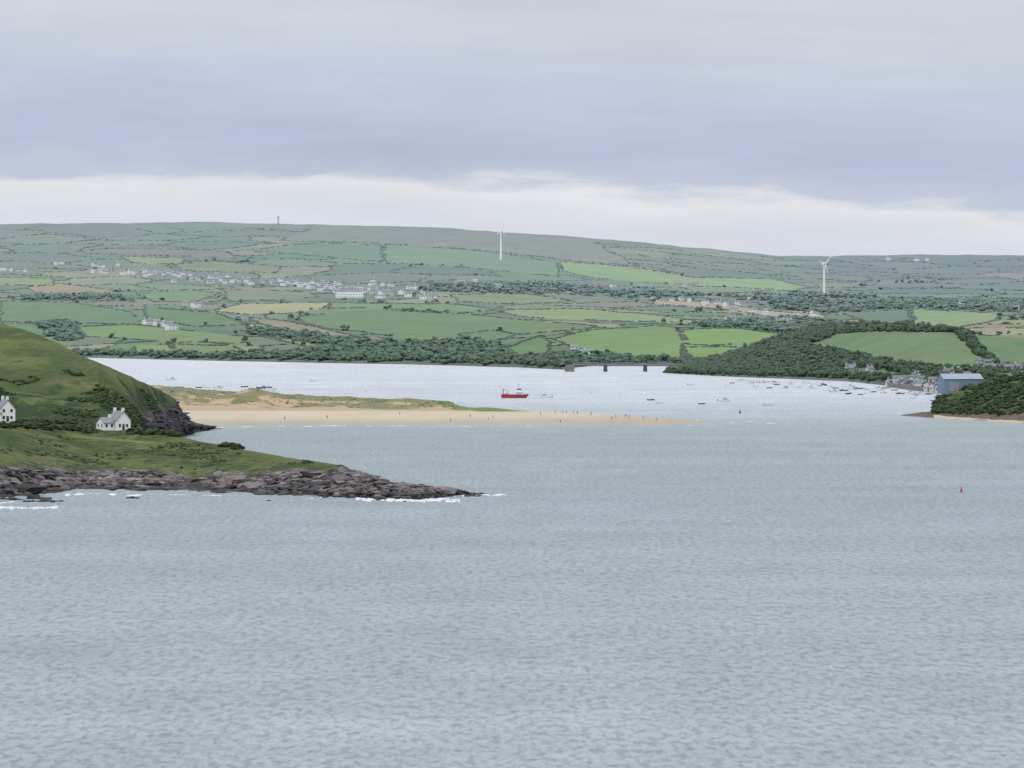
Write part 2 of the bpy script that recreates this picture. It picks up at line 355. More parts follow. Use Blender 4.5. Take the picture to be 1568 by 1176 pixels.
def cg(U,V,D,X,Z,S):
    global GW
    col=hazy_treecol(D)*0.75; GW=np.ones(U.shape,bool)
    wu=U+(fbm(X/30,D/60,2,51)-.5)*10; wv=V+(fbm(X/30,D/60,2,52)-.5)*3
    for p,c in GP:
        mm=inpoly(wu,wv,p); col[mm]=C(*c); GW[mm]=False
    col=col*(0.86+0.28*fbm(X/12,D/30,3,42))[...,None]*(0.93+0.14*fbm(X/60,D/120,2,43))[...,None]
    b=(S<1.02); col[b]=C(112,114,108); return mix(col,np.broadcast_to(C(160,172,184),col.shape),0.07+0*U)  # slight even haze tint mixed into the hill's base colour
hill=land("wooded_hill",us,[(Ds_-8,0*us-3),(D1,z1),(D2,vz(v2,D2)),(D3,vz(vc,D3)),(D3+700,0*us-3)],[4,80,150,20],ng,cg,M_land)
edge=np.zeros(GW.shape,bool); edge[1:]|=GW[1:]!=GW[:-1]; edge[:,1:]|=GW[:,1:]!=GW[:,:-1]
sel=((GW&(rng.random(GW.shape)<0.065))|(edge&(rng.random(GW.shape)<0.25)))&(hill.S>1.03)&(hill.S<3.05)
town=(hill.U>1340)&(hill.S<1.55); sel&=~(town&(rng.random(GW.shape)<0.66)); 
P=np.stack([hill.X[sel],hill.D[sel],hill.Z[sel]-0.9],-1); print("gtrees",len(P)); trees("woodland",P,4.3,5.4,9,.86)
mb2=MB()
for a in [(1362,590,1440,596,20,3),(1380,584,1440,586,8,3),(1440,574,1500,580,5,3),(1500,566,1600,572,20,3),(1290,570,1350,578,6,2),(1530,580,1620,590,12,3),(1600,566,1720,590,20,5)]:
    cluster(hill,*a,mb=mb2,sz=0.74)
mb2.obj("harbour_town",[solid("town_white",(.56,.57,.57),.8,.1,.2),solid("town_slate",(.17,.19,.21),.8,.1,.15),solid("town_window",C(100,108,116),.4),solid("town_stone",(.30,.29,.27),.8)])
m=MB(); pts=[(1362,592.5),(1400,598),(1436,602),(1500,606)]
for (a,b),(c,d) in zip(pts,pts[1:]):
    Da=dsea(b)-6;Db=dsea(d)-6; A=(wx(a,Da),Da);B=(wx(c,Db),Db)
    m.face([(A[0],A[1],-2),(B[0],B[1],-2),(B[0],B[1],3),(A[0],A[1],3)],0); m.face([(A[0],A[1],3),(B[0],B[1],3),(B[0],B[1]+26,3),(A[0],A[1]+26,3)],0)
m.face([(wx(1362,dsea(592.5)-6),dsea(592.5)-6,-2),(wx(1362,dsea(592.5)-6),dsea(592.5)-6,3),(wx(1362,dsea(592.5)-6),dsea(592.5)+20,3),(wx(1362,dsea(592.5)-6),dsea(592.5)+20,-2)],0)
m.obj("harbour_quay",[STONE])
D=3760.0; e=empty("blue_boat_shed",(wx(1470,D),D,2.0),0.12); w=12.2;d=11;h=7.6;rh=3.0
m=MB(); m.box(-w,w,-d,d,-2,h,0); m.face([(-w,-d,h),(-w,0,h+rh),(-w,d,h)],0); m.face([(w,-d,h),(w,0,h+rh),(w,d,h)],0); m.obj("walls",[SHEDB],parent=e)
m=MB()
for s in (-1,1): m.face([(-w-.4,s*(d+.5),h-.1),(w+.4,s*(d+.5),h-.1),(w+.4,0,h+rh+.1),(-w-.4,0,h+rh+.1)],0)
m.obj("roof",[SHEDR],parent=e)
m=MB(); m.box(-9,-3,-d-.08,-d,0,5.5,0); m.box(2,8,-d-.08,-d,0,5.5,0); m.obj("doors",[GREY],parent=e)
# =====================================================================
# RAILWAY BRIDGE
D=4890.0; x0=wx(876,D); x1=wx(1038,D); p=[wx(927,D),wx(988,D)]; e=empty("iron_girder_bridge",(0,D,0))
m=MB(); m.box(x0,x1,-2,2,5.6,6.1,0)
for s in (-2.1,2.1):
    segs=[x0]+p+[x1]
    for a,b in zip(segs,segs[1:]):
        n=10; top=[]
        for i in range(n+1):
            t=i/n; top.append((a+(b-a)*t,s,6.4+1.0*(1-(2*t-1)**2)))
        for i in range(n):
            m.beam(top[i],top[i+1],.18,0); xa=a+(b-a)*i/n; xb=a+(b-a)*(i+1)/n
            m.beam((xa,s,5.7),(xb,s,5.7),.26,0)
            m.beam((xa,s,5.7),top[i+1],.1,0); m.beam((xb,s,5.7),top[i+1],.1,0); m.beam((xb,s,5.7),top[i],.1,0)
m.obj("girders",[IRON],parent=e)
m=MB()
for q in p: m.box(q-1.7,q+1.7,-2.6,2.6,-2,5.4,0,.25,.25)
m.obj("piers",[PIER],parent=e)
m=MB(); m.box(x0-6,x0+2,-3,3,-2,5.58,0,.5,.3); m.box(x1-2,x1+14,-3,3,-2,5.58,0,.5,.3); m.obj("abutments",[STONE],parent=e)
# =====================================================================
# DUNE SPIT
us=np.arange(180,1110,1.0)
vs=tab(us,[(180,653),(330,652),(500,650.5),(700,650.5),(860,651),(1000,650.5),(1060,649.5),(1085,648),(1110,647)])
zb=tab(us,[(180,2.4),(700,2.4),(800,2.0),(900,1.4),(1000,.8),(1060,.45),(1090,.1),(1110,-.3)])
vb=tab(us,[(180,630),(400,630),(700,630),(800,630.5),(900,634),(1000,640),(1060,644.5),(1110,646)])
vc=tab(us,[(180,590),(245,592),(320,597),(370,600),(385,597),(440,604),(500,608),(590,610),(672,612),(690,615),(705,621),(745,624),(790,628),(830,630),(900,633.5),(1000,639.7),(1060,644.3),(1110,645.9)])
Db=dsea(vb,zb); dpt=tab(us,[(180,150),(690,90),(720,45),(800,20),(1110,8)]); Dc=Db+dpt
Dss=np.minimum(dsea(vs),Db-5)
def nc(U,D,X,Z,S):
    d=sst(2.0,2.4,S)*(1-sst(3.0,4,S))*np.clip((vb-vc)/25,0,1)[None,:]
    return d*((fbm(X/22,D/30,3,13)-.5)*5.5+(fbm(X/6,D/9,3,14)-.5)*1.6)+sst(1,2,S)*(fbm(X/20,D/30,2,15)-.5)*.25
def cc(U,V,D,X,Z,S):
    sand=mix(C(192,181,162),C(220,204,178),sst(0.2,1.6,Z)); sand=sand*(0.93+.14*fbm(X/14,D/60,3,17))[...,None]
    n=fbm(X/12,D/14,4,18); dune=np.broadcast_to(C(200,177,146),sand.shape); gr=mix(C(126,130,96),C(156,150,118),fbm(X/9,D/9,3,19))
    gr=mix(gr,C(116,144,88),sst(640,700,U)*.8)
    hgt=np.clip((S-2.0),0,1)
    dn=mix(dune,gr,sst(.55,.65,n*0.8+hgt*.42-.05*sst(560,300,U)+.16*sst(680,715,U)))
    col=mix(sand,dn,sst(2.0,2.06,S)*(zb>1.9)[None,:]*np.clip((820-U)/40,0,1))
    return col
spit=land("sand_dune_spit",us,[(Dss-40,0*us-1.2),(Dss,0*us+0.03),(Db,zb),(Dc,vz(vc,Dc)),(Dc+140,0*us-1.5)],[4,60,110,20],nc,cc,M_sand)
sel=(spit.S>2.3)&(spit.S<3.0)&(spit.U<700)&(fbm(spit.X/10,spit.D/14,3,90)>0.55)&(rng.random(spit.U.shape)<.035)&(spit.Z>3.5)
P=np.stack([spit.X[sel],spit.D[sel],spit.Z[sel]-.1],-1); n=len(P); print("maram",n)
g=.3+.4*rng.random(n); blobs("marram_grass",P,np.stack([g*1.8,g*1.8,g*.7],-1),C(128,134,98)*(0.8+.35*rng.random((n,1))))
# =====================================================================
# RIGHT NEAR HEADLAND
us=np.arange(1380,1740,0.8)
vs=tab(us,[(1380,636.5),(1430,640),(1480,643),(1568,649),(1740,656)]); Ds_=dsea(vs)
vb=tab(us,[(1380,635.8),(1400,634),(1428,636),(1480,639.5),(1568,645),(1740,651)]); Db=Ds_+tab(us,[(1380,4),(1430,14),(1740,18)])
vc=tab(us,[(1380,635.5),(1400,633),(1424,630),(1434,613),(1450,604),(1500,591),(1540,580),(1568,571),(1740,540)]); Dc=Ds_+tab(us,[(1380,8),(1426,30),(1440,80),(1500,170),(1740,300)])
def ne(U,D,X,Z,S): return np.clip(Z/3,0,1)*(1-sst(2.8,3,S)*.5)*((fbm(X/14,D/20,4,23)-.5)*4.0+(fbm(X/3,D/4,3,24)-.5)*1.2)
def ce(U,V,D,X,Z,S):
    n=fbm(X/10,D/14,4,25); g=mix(C(56,74,48),C(98,112,70),sst(.35,.68,n)); r=mix(C(88,78,74),C(138,122,108),fbm(X/3,D/4,3,26))
    g=mix(g,C(112,90,74),sst(.56,.66,fbm(X/6,D/7,3,29))*sst(2.6,2.15,S)*.8)
    col=mix(r,g,sst(2.04,2.2,S+(n-.5)*.3)*sst(1422,1434,U)); sand=C(208,192,164)
    return mix(col,np.broadcast_to(sand,col.shape),(S<2.0)*(U>1430)*(.55+.45*(fbm(X/10,D/30,2,27)>.42)))
head=land("right_headland",us,[(Ds_-6,0*us-2),(Ds_,0*us+.1),(Db,vz(vb,Db)),(Dc,vz(vc,Dc)),(Dc+200,0*us-3)],[3,24,130,20],ne,ce,M_rock)
sel=(head.S>2.12)&(head.S<3.02)&(head.U>1430)&(rng.random(head.U.shape)<.055)&(fbm(head.X/10,head.D/16,3,28)>.42)
P=np.stack([head.X[sel],head.D[sel],head.Z[sel]-.5],-1); print("hscrub",len(P)); trees("headland_scrub",P,1.7,2.8,8,.74)
# =====================================================================
# LEFT HILL
us=np.arange(-170,340,0.8)
vs=tab(us,[(-170,715),(150,715),(200,700),(250,680),(300,662),(325,657.5),(340,657)]); Ds_=dsea(vs)
vc=tab(us,[(-170,440),(-60,475),(0,495),(40,505),(90,525),(135,548),(200,575),(245,595),(268,610),(280,630),(292,645),(325,656),(340,656.6)]); Dc=Ds_+tab(us,[(-170,480),(0,430),(135,330),(245,140),(280,60),(325,12),(340,6)])
f_=tab(us,[(-170,.3),(150,.3),(240,.45),(280,.6),(340,.9)]); Dm=Ds_+(Dc-Ds_)*.22; vm_=vs+(vc-vs)*f_
def nb(U,D,X,Z,S): 
    a=np.clip(Z/4,0,1); k=sst(205,285,U+(S-2)*10)*sst(3.0,2.2,S)
    return a*(1-sst(2.7,3,S)*.75)*((fbm(X/40,D/60,3,33)-.5)*9+(fbm(X/7,D/9,3,34)-.5)*1.8)+k*a*(np.abs(fbm(X/5,D/7,4,35)-.5)*-9+1)
def cb(U,V,D,X,Z,S):
    global KB
    n=fbm(X/22,D/28,4,36); n2=fbm(X/5,D/8,3,37)
    g=mix(C(82,98,58),C(110,122,72),sst(.35,.65,n)); g=mix(g,C(58,74,46),sst(.48,.62,n2*.45+n*.3+.26*sst(550,635,V)))
    g=mix(g,C(120,110,80),sst(.60,.72,fbm(X/9,D/9,3,39))*.45)
    g=g*(.86+.28*fbm(X/2.5,D/5,3,40))[...,None]
    r=mix(C(58,56,62),C(118,110,112),fbm(X/3,Z/2.0+D/9,4,38)); r=mix(r,C(46,46,52),sst(.5,.6,fbm(X/2,Z/1.2+D/5,3,30))*.6)
    k=sst(0,10,V-(608+ (285-U)*.30)+(n2-.5)*20)*sst(190,225,U); KB=k
    return mix(g,r,k)
lh=land("left_hill",us,[(Ds_-6,0*us-3),(Ds_+1,0*us+.3),(Dm,vz(vm_,Dm)),(Dc,vz(vc,Dc)),(Dc+300,0*us-3)],[3,90,170,20],nb,cb,M_rock)
dens=fbm(lh.X/25,lh.D/35,3,91)
sel=(lh.S>1.5)&(lh.S<2.8)&(lh.U<238)&(dens+sst(560,640,lh.V)*.16>0.68)&(rng.random(lh.U.shape)<.06)
P=np.stack([lh.X[sel],lh.D[sel],lh.Z[sel]-.5],-1); print("scrub",len(P)); trees("hillside_scrub",P,1.1,2.4,6,1.05)
# =====================================================================
# NEAR HEADLAND
us=np.arange(-170,745,0.7)
vs0=tab(us,[(-170,768),(0,764),(60,756),(130,749),(200,751),(300,752),(400,757),(480,760),(560,764),(640,765),(700,760),(745,757.5)])
vs=vs0+(fbm(us/14,us*0,3,44)-.5)*6
vk=tab(us,[(-170,738),(0,741),(130,739),(300,744),(430,746),(520,744),(600,752),(680,757),(745,757.4)])
vt=tab(us,[(-170,710),(0,714),(150,720),(300,727),(430,728),(520,722),(545,727),(600,742),(680,751),(745,757)])+(fbm(us/30,us*0+3,2,43)-.5)*6*sst(700,500,us)
vc=tab(us,[(-170,636),(0,645),(100,650),(180,657),(270,667),(350,684),(450,702),(520,712),(545,722),(600,740),(680,749.5),(745,756.8)])
Ds_=dsea(vs); Dk=dsea(vs0)+tab(us,[(-170,34),(400,30),(560,22),(680,9),(745,3)]); Dt=Dk+tab(us,[(-170,26),(400,24),(560,16),(680,5),(745,2)]); Dc=Dt+tab(us,[(-170,260),(180,230),(350,140),(520,45),(560,14),(745,4)])
zc=vz(vc,Dc)
def na(U,D,X,Z,S):
    a=np.clip((Z+.3)/1.4,0,1); k=sst(3.25,2.9,S)
    xr=X*.93+D*.2; yr=-X*.2+D*.93
    rid=1-np.abs(fbm(xr/6,yr/9,4,45)*2-1)*2; rid2=1-np.abs(fbm(xr/1.6,yr/2.4,3,46)*2-1)*2
    big=(fbm(X/18,D/16,3,49)-.5)
    return a*(k*((rid-.5)*1.1+(rid2-.5)*.4+big*3.4)*np.clip(1-(U-560)/260,.4,1)+(1-k)*(1-sst(3.9,4,S)*.6)*((fbm(X/30,D/40,3,47)-.5)*2.5+(fbm(X/4,D/8,3,48)-.5)*.6))
def ca(U,V,D,X,Z,S):
    n=fbm(X/12,D/25,4,53); n2=fbm(X/2.5,D/4,4,54)
    g=mix(C(74,90,50),C(102,114,66),sst(.35,.65,n)); g=mix(g,C(56,70,44),sst(.52,.66,n2)*.7); g=mix(g,C(114,100,78),sst(.60,.74,fbm(X/6,D/12,3,55))*.55)
    g=mix(g,C(124,138,82),np.exp(-((V-(668+ (U-110)*.08))/1.6)**2)*sst(90,120,U)*sst(270,230,U)*.8)
    g=mix(g,C(116,126,74),sst(3.6,3.95,S)*sst(300,420,U)*.6)
    g=g*(.86+.28*fbm(X/1.8,D/5,3,59))[...,None]
    st=Z*.6+X*.06
    r=mix(C(84,80,84),C(166,158,154),sst(.25,.75,fbm(X/8+Z*.2,st*1.6+D*.12,5,56))); r=mix(r,C(52,50,56),sst(.48,.58,fbm(X/3.2,st*2.0+D*.25,4,57))*.8)
    r=mix(r,C(150,136,122),sst(.58,.68,fbm(X/6,D/8,3,58))*.55)
    r=mix(r,C(44,44,47),sst(1.2,.3,Z)*.75)
    return mix(r,g,sst(2.75,3.15,S+(n2-.5)*.9+(n-.5)*.8)*(1-sst(500,545,U)))
nh=land("rocky_headland",us,[(Ds_-5,0*us-2),(Ds_,0*us+.1),(Dk,vz(vk,Dk)),(Dt,vz(vt,Dt)),(Dc,zc),(Dc+tab(us,[(-170,150),(200,120),(300,60),(745,10)]),tab(us,[(-170,12),(180,11),(280,-2),(745,-2)]))],[3,70,60,160,24],na,ca,M_rock)
sel=(nh.S>1.0)&(nh.S<2.9)&(rng.random(nh.U.shape)<.034)&(fbm(nh.X/9,nh.D/9,2,95)>.4)
P1=np.stack([nh.X[sel],nh.D[sel],nh.Z[sel]-.15],-1)
sel=(nh.U>520)&(nh.S>2.8)&(nh.S<4.02)&(rng.random(nh.U.shape)<.02); P2=np.stack([nh.X[sel],nh.D[sel],nh.Z[sel]-.15],-1)
sel=(KB>.6)&(lh.S>1.0)&(lh.S<3.0)&(rng.random(KB.shape)<.018); P3=np.stack([lh.X[sel],lh.D[sel],lh.Z[sel]-.4],-1)
for nm,PP,s0,base in (("shore_rocks",np.concatenate([P1,P2]),.62,(116,110,111)),("cliff_rocks",P3,.7,(92,88,94))):
    n=len(PP); s=s0*np.exp(rng.normal(0,.5,n)); lim=np.clip(PP[:,2]/1.5+.35,.3,1); s*=lim
    R=np.stack([s*rng.uniform(.9,2.2,n),s*rng.uniform(.9,1.8,n),s*rng.uniform(.3,.7,n)],-1)
    g=rng.uniform(.45,1.6,(n,1))*np.where(PP[:,2:3]<1.2,.5,1); blobs(nm,PP,R,C(*base)*g*(1+np.array([.06,0,-.05])*rng.uniform(-1,1,(n,1))),1,.38,M_rock); print(nm,n)
P=[]
for i in range(300):
    t=random.random(); u=-150+t*425; v=653+ (u/275)*14*max(0,min(1,u/100+.3))+random.gauss(0,1.4)
    if 140<u<200: continue
    P.append(ground(nh,u,v))
for i in range(26): P.append(ground(nh,random.uniform(336,368),684))
for i in range(45): P.append(ground(nh,random.uniform(25,140),649+random.gauss(0,1.5)))
P=np.array(P); P[:,2]-=.3; trees("garden_hedge",P,1.6,2.8,8,.9)
sel=(nh.S>3.15)&(nh.S<3.9)&(nh.U<480)&(fbm(nh.X/10,nh.D/25,3,92)>.62)&(rng.random(nh.U.shape)<.02)
P=np.stack([nh.X[sel],nh.D[sel],nh.Z[sel]-.25],-1); print("gorse",len(P)); trees("gorse_bushes",P,.55,1.4,5)
P=[];R=[]
for u,v,s in [(66,764,2.2),(74,768,1.6),(84,768,1.2),(42,768,.8),(205,763,1.0),(20,765,1.5),(600,764,1.3),(655,762,1.4),(690,757,1.2),(715,757,.8),(575,762,1.5),(412,767,.5)]:
    D=dsea(v)
    for k in range(7): P.append((wx(u,D)+random.gauss(0,s*.9),D+random.gauss(0,s*2),random.uniform(-.3,.2)*s)); R.append((s*random.uniform(.5,1),s*random.uniform(.6,1.3),s*random.uniform(.25,.5)))
blobs("sea_rocks",P,R,np.array([C(76,72,74)*random.uniform(.7,1.4) for _ in P]),2,.25,M_rock)
# ---------- cottages
def cottage(loc,rot,wings,name="white_cottage"):
    e=empty(name,loc,rot)
    for i,(cx,cy,w,d,h,rh,r) in enumerate(wings):
        base=Matrix.Translation((cx,cy,0))@Matrix.Rotation(r,4,'Z'); X=w/2;Y=d/2
        m=MB(); m.M=base
        for q in [[(-X,-Y,-2),(X,-Y,-2),(X,-Y,h),(-X,-Y,h)],[(X,Y,-2),(-X,Y,-2),(-X,Y,h),(X,Y,h)],[(X,-Y,-2),(X,Y,-2),(X,Y,h),(X,0,h+rh),(X,-Y,h)],[(-X,Y,-2),(-X,-Y,-2),(-X,-Y,h),(-X,0,h+rh),(-X,Y,h)]]: m.face(q,0)
        m.obj("walls_%d"%i,[WHITE],parent=e)
        m=MB(); m.M=base; o=.3;ee=rh/Y*o
        for sg in (-1,1):
            a=[(-X-o,sg*(Y+o),h-ee+.03),(X+o,sg*(Y+o),h-ee+.03),(X+o,0,h+rh+.03),(-X-o,0,h+rh+.03)]; b=[(x,y,z+.2) for x,y,z in a]
            m.face(a,0);m.face(b,0)
            for j in range(4): m.face([a[j],a[(j+1)%4],b[(j+1)%4],b[j]],0)
        m.obj("roof_%d"%i,[SLATE],parent=e)
        m=MB(); m.M=base
        for cx2 in ((-X+.5,X-.5) if i==0 else (X-.5,)):
            m.box(cx2-.45,cx2+.45,-.4,.4,h+rh-.7,h+rh+1.1,0); m.box(cx2-.52,cx2+.52,-.47,.47,h+rh+1.1,h+rh+1.25,0)
        m.obj("chimney_%d"%i,[WHITE],parent=e)
        m=MB(); m.M=base; fl=[.9,3.3] if h>4 else [.9]
        for zz in fl:
            nw=max(2,int(w/2.6))
            for k in range(nw):
                c=-X+(k+.5)*w/nw
                for sg in (-1,1): m.box(c-.4,c+.4,min(sg*Y,sg*(Y+.05)),max(sg*Y,sg*(Y+.05)),zz,zz+1.1,0)
            for sg in (-1,1):
                for c in (-d/4,d/4): m.box(min(sg*X,sg*(X+.05)),max(sg*X,sg*(X+.05)),c-.4,c+.4,zz,zz+1.1,0)
        m.obj("windows_%d"%i,[GLASS],parent=e)
        if i==0:
            m=MB(); m.M=base; m.box(X+.06,X+.1,-.45,.45,0,2.0,0); m.obj("door",[DARK],parent=e)
g1=ground(nh,182,658); print("cott",g1)
cottage((g1[0],g1[1],g1[2]+.1),math.radians(-62),[(0,0,8,5.6,3.4,3.1,0),(-.5,-5.0,4.2,6.5,2.4,1.8,math.pi/2)])
g2=ground(nh,10,645)
cottage((g2[0]-.5,g2[1],g2[2]+.1),math.radians(-74),[(0,0,9,5.4,4.4,3.2,0),(2,-4.5,4.4,6,2.8,2.0,math.pi/2)])
m=MB(); prev=None
for u in range(200,275,6):
    p_=ground(nh,u,662+(u-190)*.06)
    if prev: m.face([(prev[0],prev[1],prev[2]-.5),(p_[0],p_[1],p_[2]-.5),(p_[0],p_[1],p_[2]+.8),(prev[0],prev[1],prev[2]+.8)],0); m.face([(prev[0],prev[1],prev[2]+.8),(p_[0],p_[1],p_[2]+.8),(p_[0],p_[1]+.6,p_[2]+.8),(prev[0],prev[1]+.6,prev[2]+.8)],0)
    prev=p_
m.obj("stone_field_wall",[solid("field_wall_stone",C(120,124,104),.9)])
# =====================================================================
# WATER
m,nt,b=newmat("sea_water")
N=nt.nodes; Lk=nt.links
geo=N.new("ShaderNodeNewGeometry"); sep=N.new("ShaderNodeSeparateXYZ"); Lk.new(geo.outputs["Position"],sep.inputs[0])
def nz(sx,sy,det,ro=.6,rz=0,dist=0):
    mp=N.new("ShaderNodeMapping"); mp.inputs["Scale"].default_value=(sx,sy,1); mp.inputs["Rotation"].default_value=(0,0,rz); Lk.new(geo.outputs["Position"],mp.inputs[0])
    n=N.new("ShaderNodeTexNoise"); n.inputs["Scale"].default_value=1; n.inputs["Detail"].default_value=det; n.inputs["Roughness"].default_value=ro; n.inputs["Distortion"].default_value=dist
    Lk.new(mp.outputs[0],n.inputs["Vector"]); return n.outputs["Fac"]
chop=nz(.66,.13,4,.62,.02,.3); chop2=nz(1.25,.26,3,.55,-.03); swell=nz(.05,.016,5,.65); patch=nz(.005,.0022,4); streak=nz(.0016,.011,4); gust=nz(.03,.008,3)
def mr(src,a,b_,c,d):
    q=N.new("ShaderNodeMapRange"); q.inputs[1].default_value=a;q.inputs[2].default_value=b_;q.inputs[3].default_value=c;q.inputs[4].default_value=d; Lk.new(src,q.inputs[0]); return q.outputs[0]
def mul(a,b_):
    q=N.new("ShaderNodeMath"); q.operation='MULTIPLY'; Lk.new(a,q.inputs[0]); Lk.new(b_,q.inputs[1]); return q.outputs[0]
f1=mul(mr(chop,.33,.56,.60,1.12),mr(chop2,.32,.47,.76,1.03)); f2=mul(mr(patch,.3,.7,.92,1.08),mr(streak,.35,.65,.94,1.06)); f3=mul(mr(swell,.3,.7,.91,1.09),mr(gust,.3,.7,.96,1.04))  # dark wave dashes: chop shading multiplied into the water colour
ff=mul(mul(f1,f2),f3)
ramp=N.new("ShaderNodeValToRGB"); dist=mr(sep.outputs["Y"],600,5600,0,1); Lk.new(dist,ramp.inputs[0])  # far water paler: bright horizon reflection painted into base colour
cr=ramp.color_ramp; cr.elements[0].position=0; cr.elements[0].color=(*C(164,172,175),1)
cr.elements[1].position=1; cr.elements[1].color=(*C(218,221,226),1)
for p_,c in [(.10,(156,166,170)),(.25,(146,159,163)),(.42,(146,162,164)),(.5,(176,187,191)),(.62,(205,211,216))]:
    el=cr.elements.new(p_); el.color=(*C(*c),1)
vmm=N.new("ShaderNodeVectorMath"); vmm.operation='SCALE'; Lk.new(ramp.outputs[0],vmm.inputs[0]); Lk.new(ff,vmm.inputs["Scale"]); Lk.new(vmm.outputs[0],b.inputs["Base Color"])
b.inputs["Roughness"].default_value=.45; b.inputs["IOR"].default_value=1.33
bp=N.new("ShaderNodeBump"); bp.inputs["Strength"].default_value=.5; bp.inputs["Distance"].default_value=.35; Lk.new(chop,bp.inputs["Height"]); Lk.new(bp.outputs[0],b.inputs["Normal"])
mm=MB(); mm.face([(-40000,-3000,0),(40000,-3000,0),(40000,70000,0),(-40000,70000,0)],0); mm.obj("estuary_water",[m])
def surf(name,lines):
    V=[];F=[]
    for pts,wid,hgt,gapth,sd in lines:
        p=np.array(pts,float); uu=np.arange(p[0,0],p[-1,0],.7); vv=np.interp(uu,p[:,0],p[:,1])+(fbm(uu/10,uu*0+sd*3.3,4,72)-.5)*2.6
        g=fbm(uu/13,uu*0+sd,4,70); amp=np.clip((g-gapth)*4,0,1)*(.35+.65*fbm(uu/5,uu*0+sd,3,73))
        D0=dsea(vv)
        rows=6; base=len(V)
        for j in range(rows+1):
            t=j/rows*2-1
            for i,u in enumerate(uu):
                D=D0[i]+t*wid*amp[i]*(.4+1.2*vn(np.array(u/3.),np.array(sd+j*1.7),5)); z=-.14+amp[i]*(hgt*(1-t*t)*(.35+.9*vn(np.array(u/3.4),np.array(j*.9+sd),6))+.16)
                V.append((float(wx(u,D)),float(D),float(z)))
        n=len(uu)
        for j in range(rows):
            for i in range(n-1):
                if amp[i]>0 or amp[i+1]>0: F.append((base+j*n+i,base+j*n+i+1,base+(j+1)*n+i+1,base+(j+1)*n+i))
    V=np.array(V);F=np.array(F); mesh_np(name,V,F,np.ones((len(V),3))*.7,M_foam)
surf("breaking_surf",[
 ([(545,765),(600,766.5),(650,767),(705,767)],14,.8,.22,1),([(590,764),(700,764)],9,.5,.32,21),([(640,762),(700,759),(735,758),(778,758)],10,.4,.30,2),([(490,762),(560,764)],6,.4,.38,9),
 ([(-60,778),(0,777.5),(50,778),(95,777)],13,.5,.24,3),([(100,758),(140,756),(215,759)],9,.45,.34,4),([(0,771),(60,763),(130,755)],6,.4,.40,5),
 ([(370,766),(420,768),(480,764)],5,.3,.44,6),([(215,757),(300,758),(400,763)],4,.3,.42,7),
 ([(320,654),(400,653),(560,652)],7,.22,.34,8),([(540,652),(700,652.3),(900,653)],6,.18,.40,10),([(880,653),(1000,652),(1090,650.5)],4,.1,.5,11),
 ([(1080,649),(1130,647.5),(1190,648)],14,.12,.34,12),([(1060,644),(1110,645.5),(1160,645)],9,.1,.5,13),
 ([(270,662),(330,657)],8,.3,.4,15)])
# =====================================================================
# BOATS
def hull(m,L,B,fb,mh=0,md=1):
    st=[0,.12,.3,.5,.68,.82,.92,1.0]; R=[]
    for t in st:
        hb=B/2*(1-max(0,(t-.4)/.6)**2.3)*(.86+.14*min(1,t*5)); hb=max(hb,.03); sh=fb*(1+.4*t*t); x=(t-.5)*L; xb=x-(.1*L*t*t)
        R.append([(x,-hb,sh),(xb,-hb*.8,.05),(xb,0,-.35),(xb,hb*.8,.05),(x,hb,sh)])
    for a,b_ in zip(R,R[1:]):
        for i in range(4): m.face([a[i],b_[i],b_[i+1],a[i+1]],mh)
        m.face([(a[0][0],a[0][1]*.93,a[0][2]-.12),(b_[0][0],b_[0][1]*.93,b_[0][2]-.12),(b_[4][0],b_[4][1]*.93,b_[4][2]-.12),(a[4][0],a[4][1]*.93,a[4][2]-.12)],md)
    m.face(R[0],mh)
def boatmesh(kind,hm):
    m=MB()
    if kind==0:
        hull(m,6.5,2.4,.8); m.box(-.6,1.6,-.85,.85,.8,1.75,1,.25,.12); m.box(-.52,1.45,-.87,.87,1.15,1.5,2,.1,0); m.box(-.9,1.2,-.8,.8,1.76,1.86,1); m.box(-3.45,-3.15,-.25,.25,.1,1.2,2); m.beam((.2,0,1.8),(.2,0,3.0),.05,3)
    elif kind==1:
        hull(m,4.6,1.8,.55); m.box(-1.2,-.9,-.75,.75,.42,.6,3); m.box(.5,.8,-.7,.7,.42,.6,3); m.box(-2.55,-2.25,-.2,.2,.05,.95,2)
    else:
        hull(m,7.5,2.5,.9); m.box(-.8,2.0,-.7,.7,.9,1.4,1,.35,.15); m.beam((.5,0,.9),(.5,0,7.0),.06,3,.04); m.beam((.5,0,1.9),(-2.8,0,1.9),.12,3); m.beam((.5,0,6.9),(3.6,0,1.2),.02,3); m.beam((.5,0,6.9),(-3.6,0,1),.02,3)
    return m,[hm,BOATW,DARK,GREY]
protos=[]
for kind,hm in [(0,BOATW),(0,BLUEB),(1,BOATW),(1,DARK),(2,BOATW),(0,BOATW),(1,RED)]:
    m,ms=boatmesh(kind,hm); protos.append((m,ms,kind))
meshes={}
def boat(u,v,k,rot,s=1.0):
    D=dsea(v); nm=["motor_boat","dinghy","sailing_yacht"][protos[k][2]]
    if k not in meshes:
        ob=protos[k][0].obj(nm,protos[k][1]); meshes[k]=ob.data
    else:
        ob=bpy.data.objects.new(nm,meshes[k]); bpy.context.collection.objects.link(ob)
    ob.location=(wx(u,D),D,0.02); ob.rotation_euler=(0,0,rot); ob.scale=(s,)*3
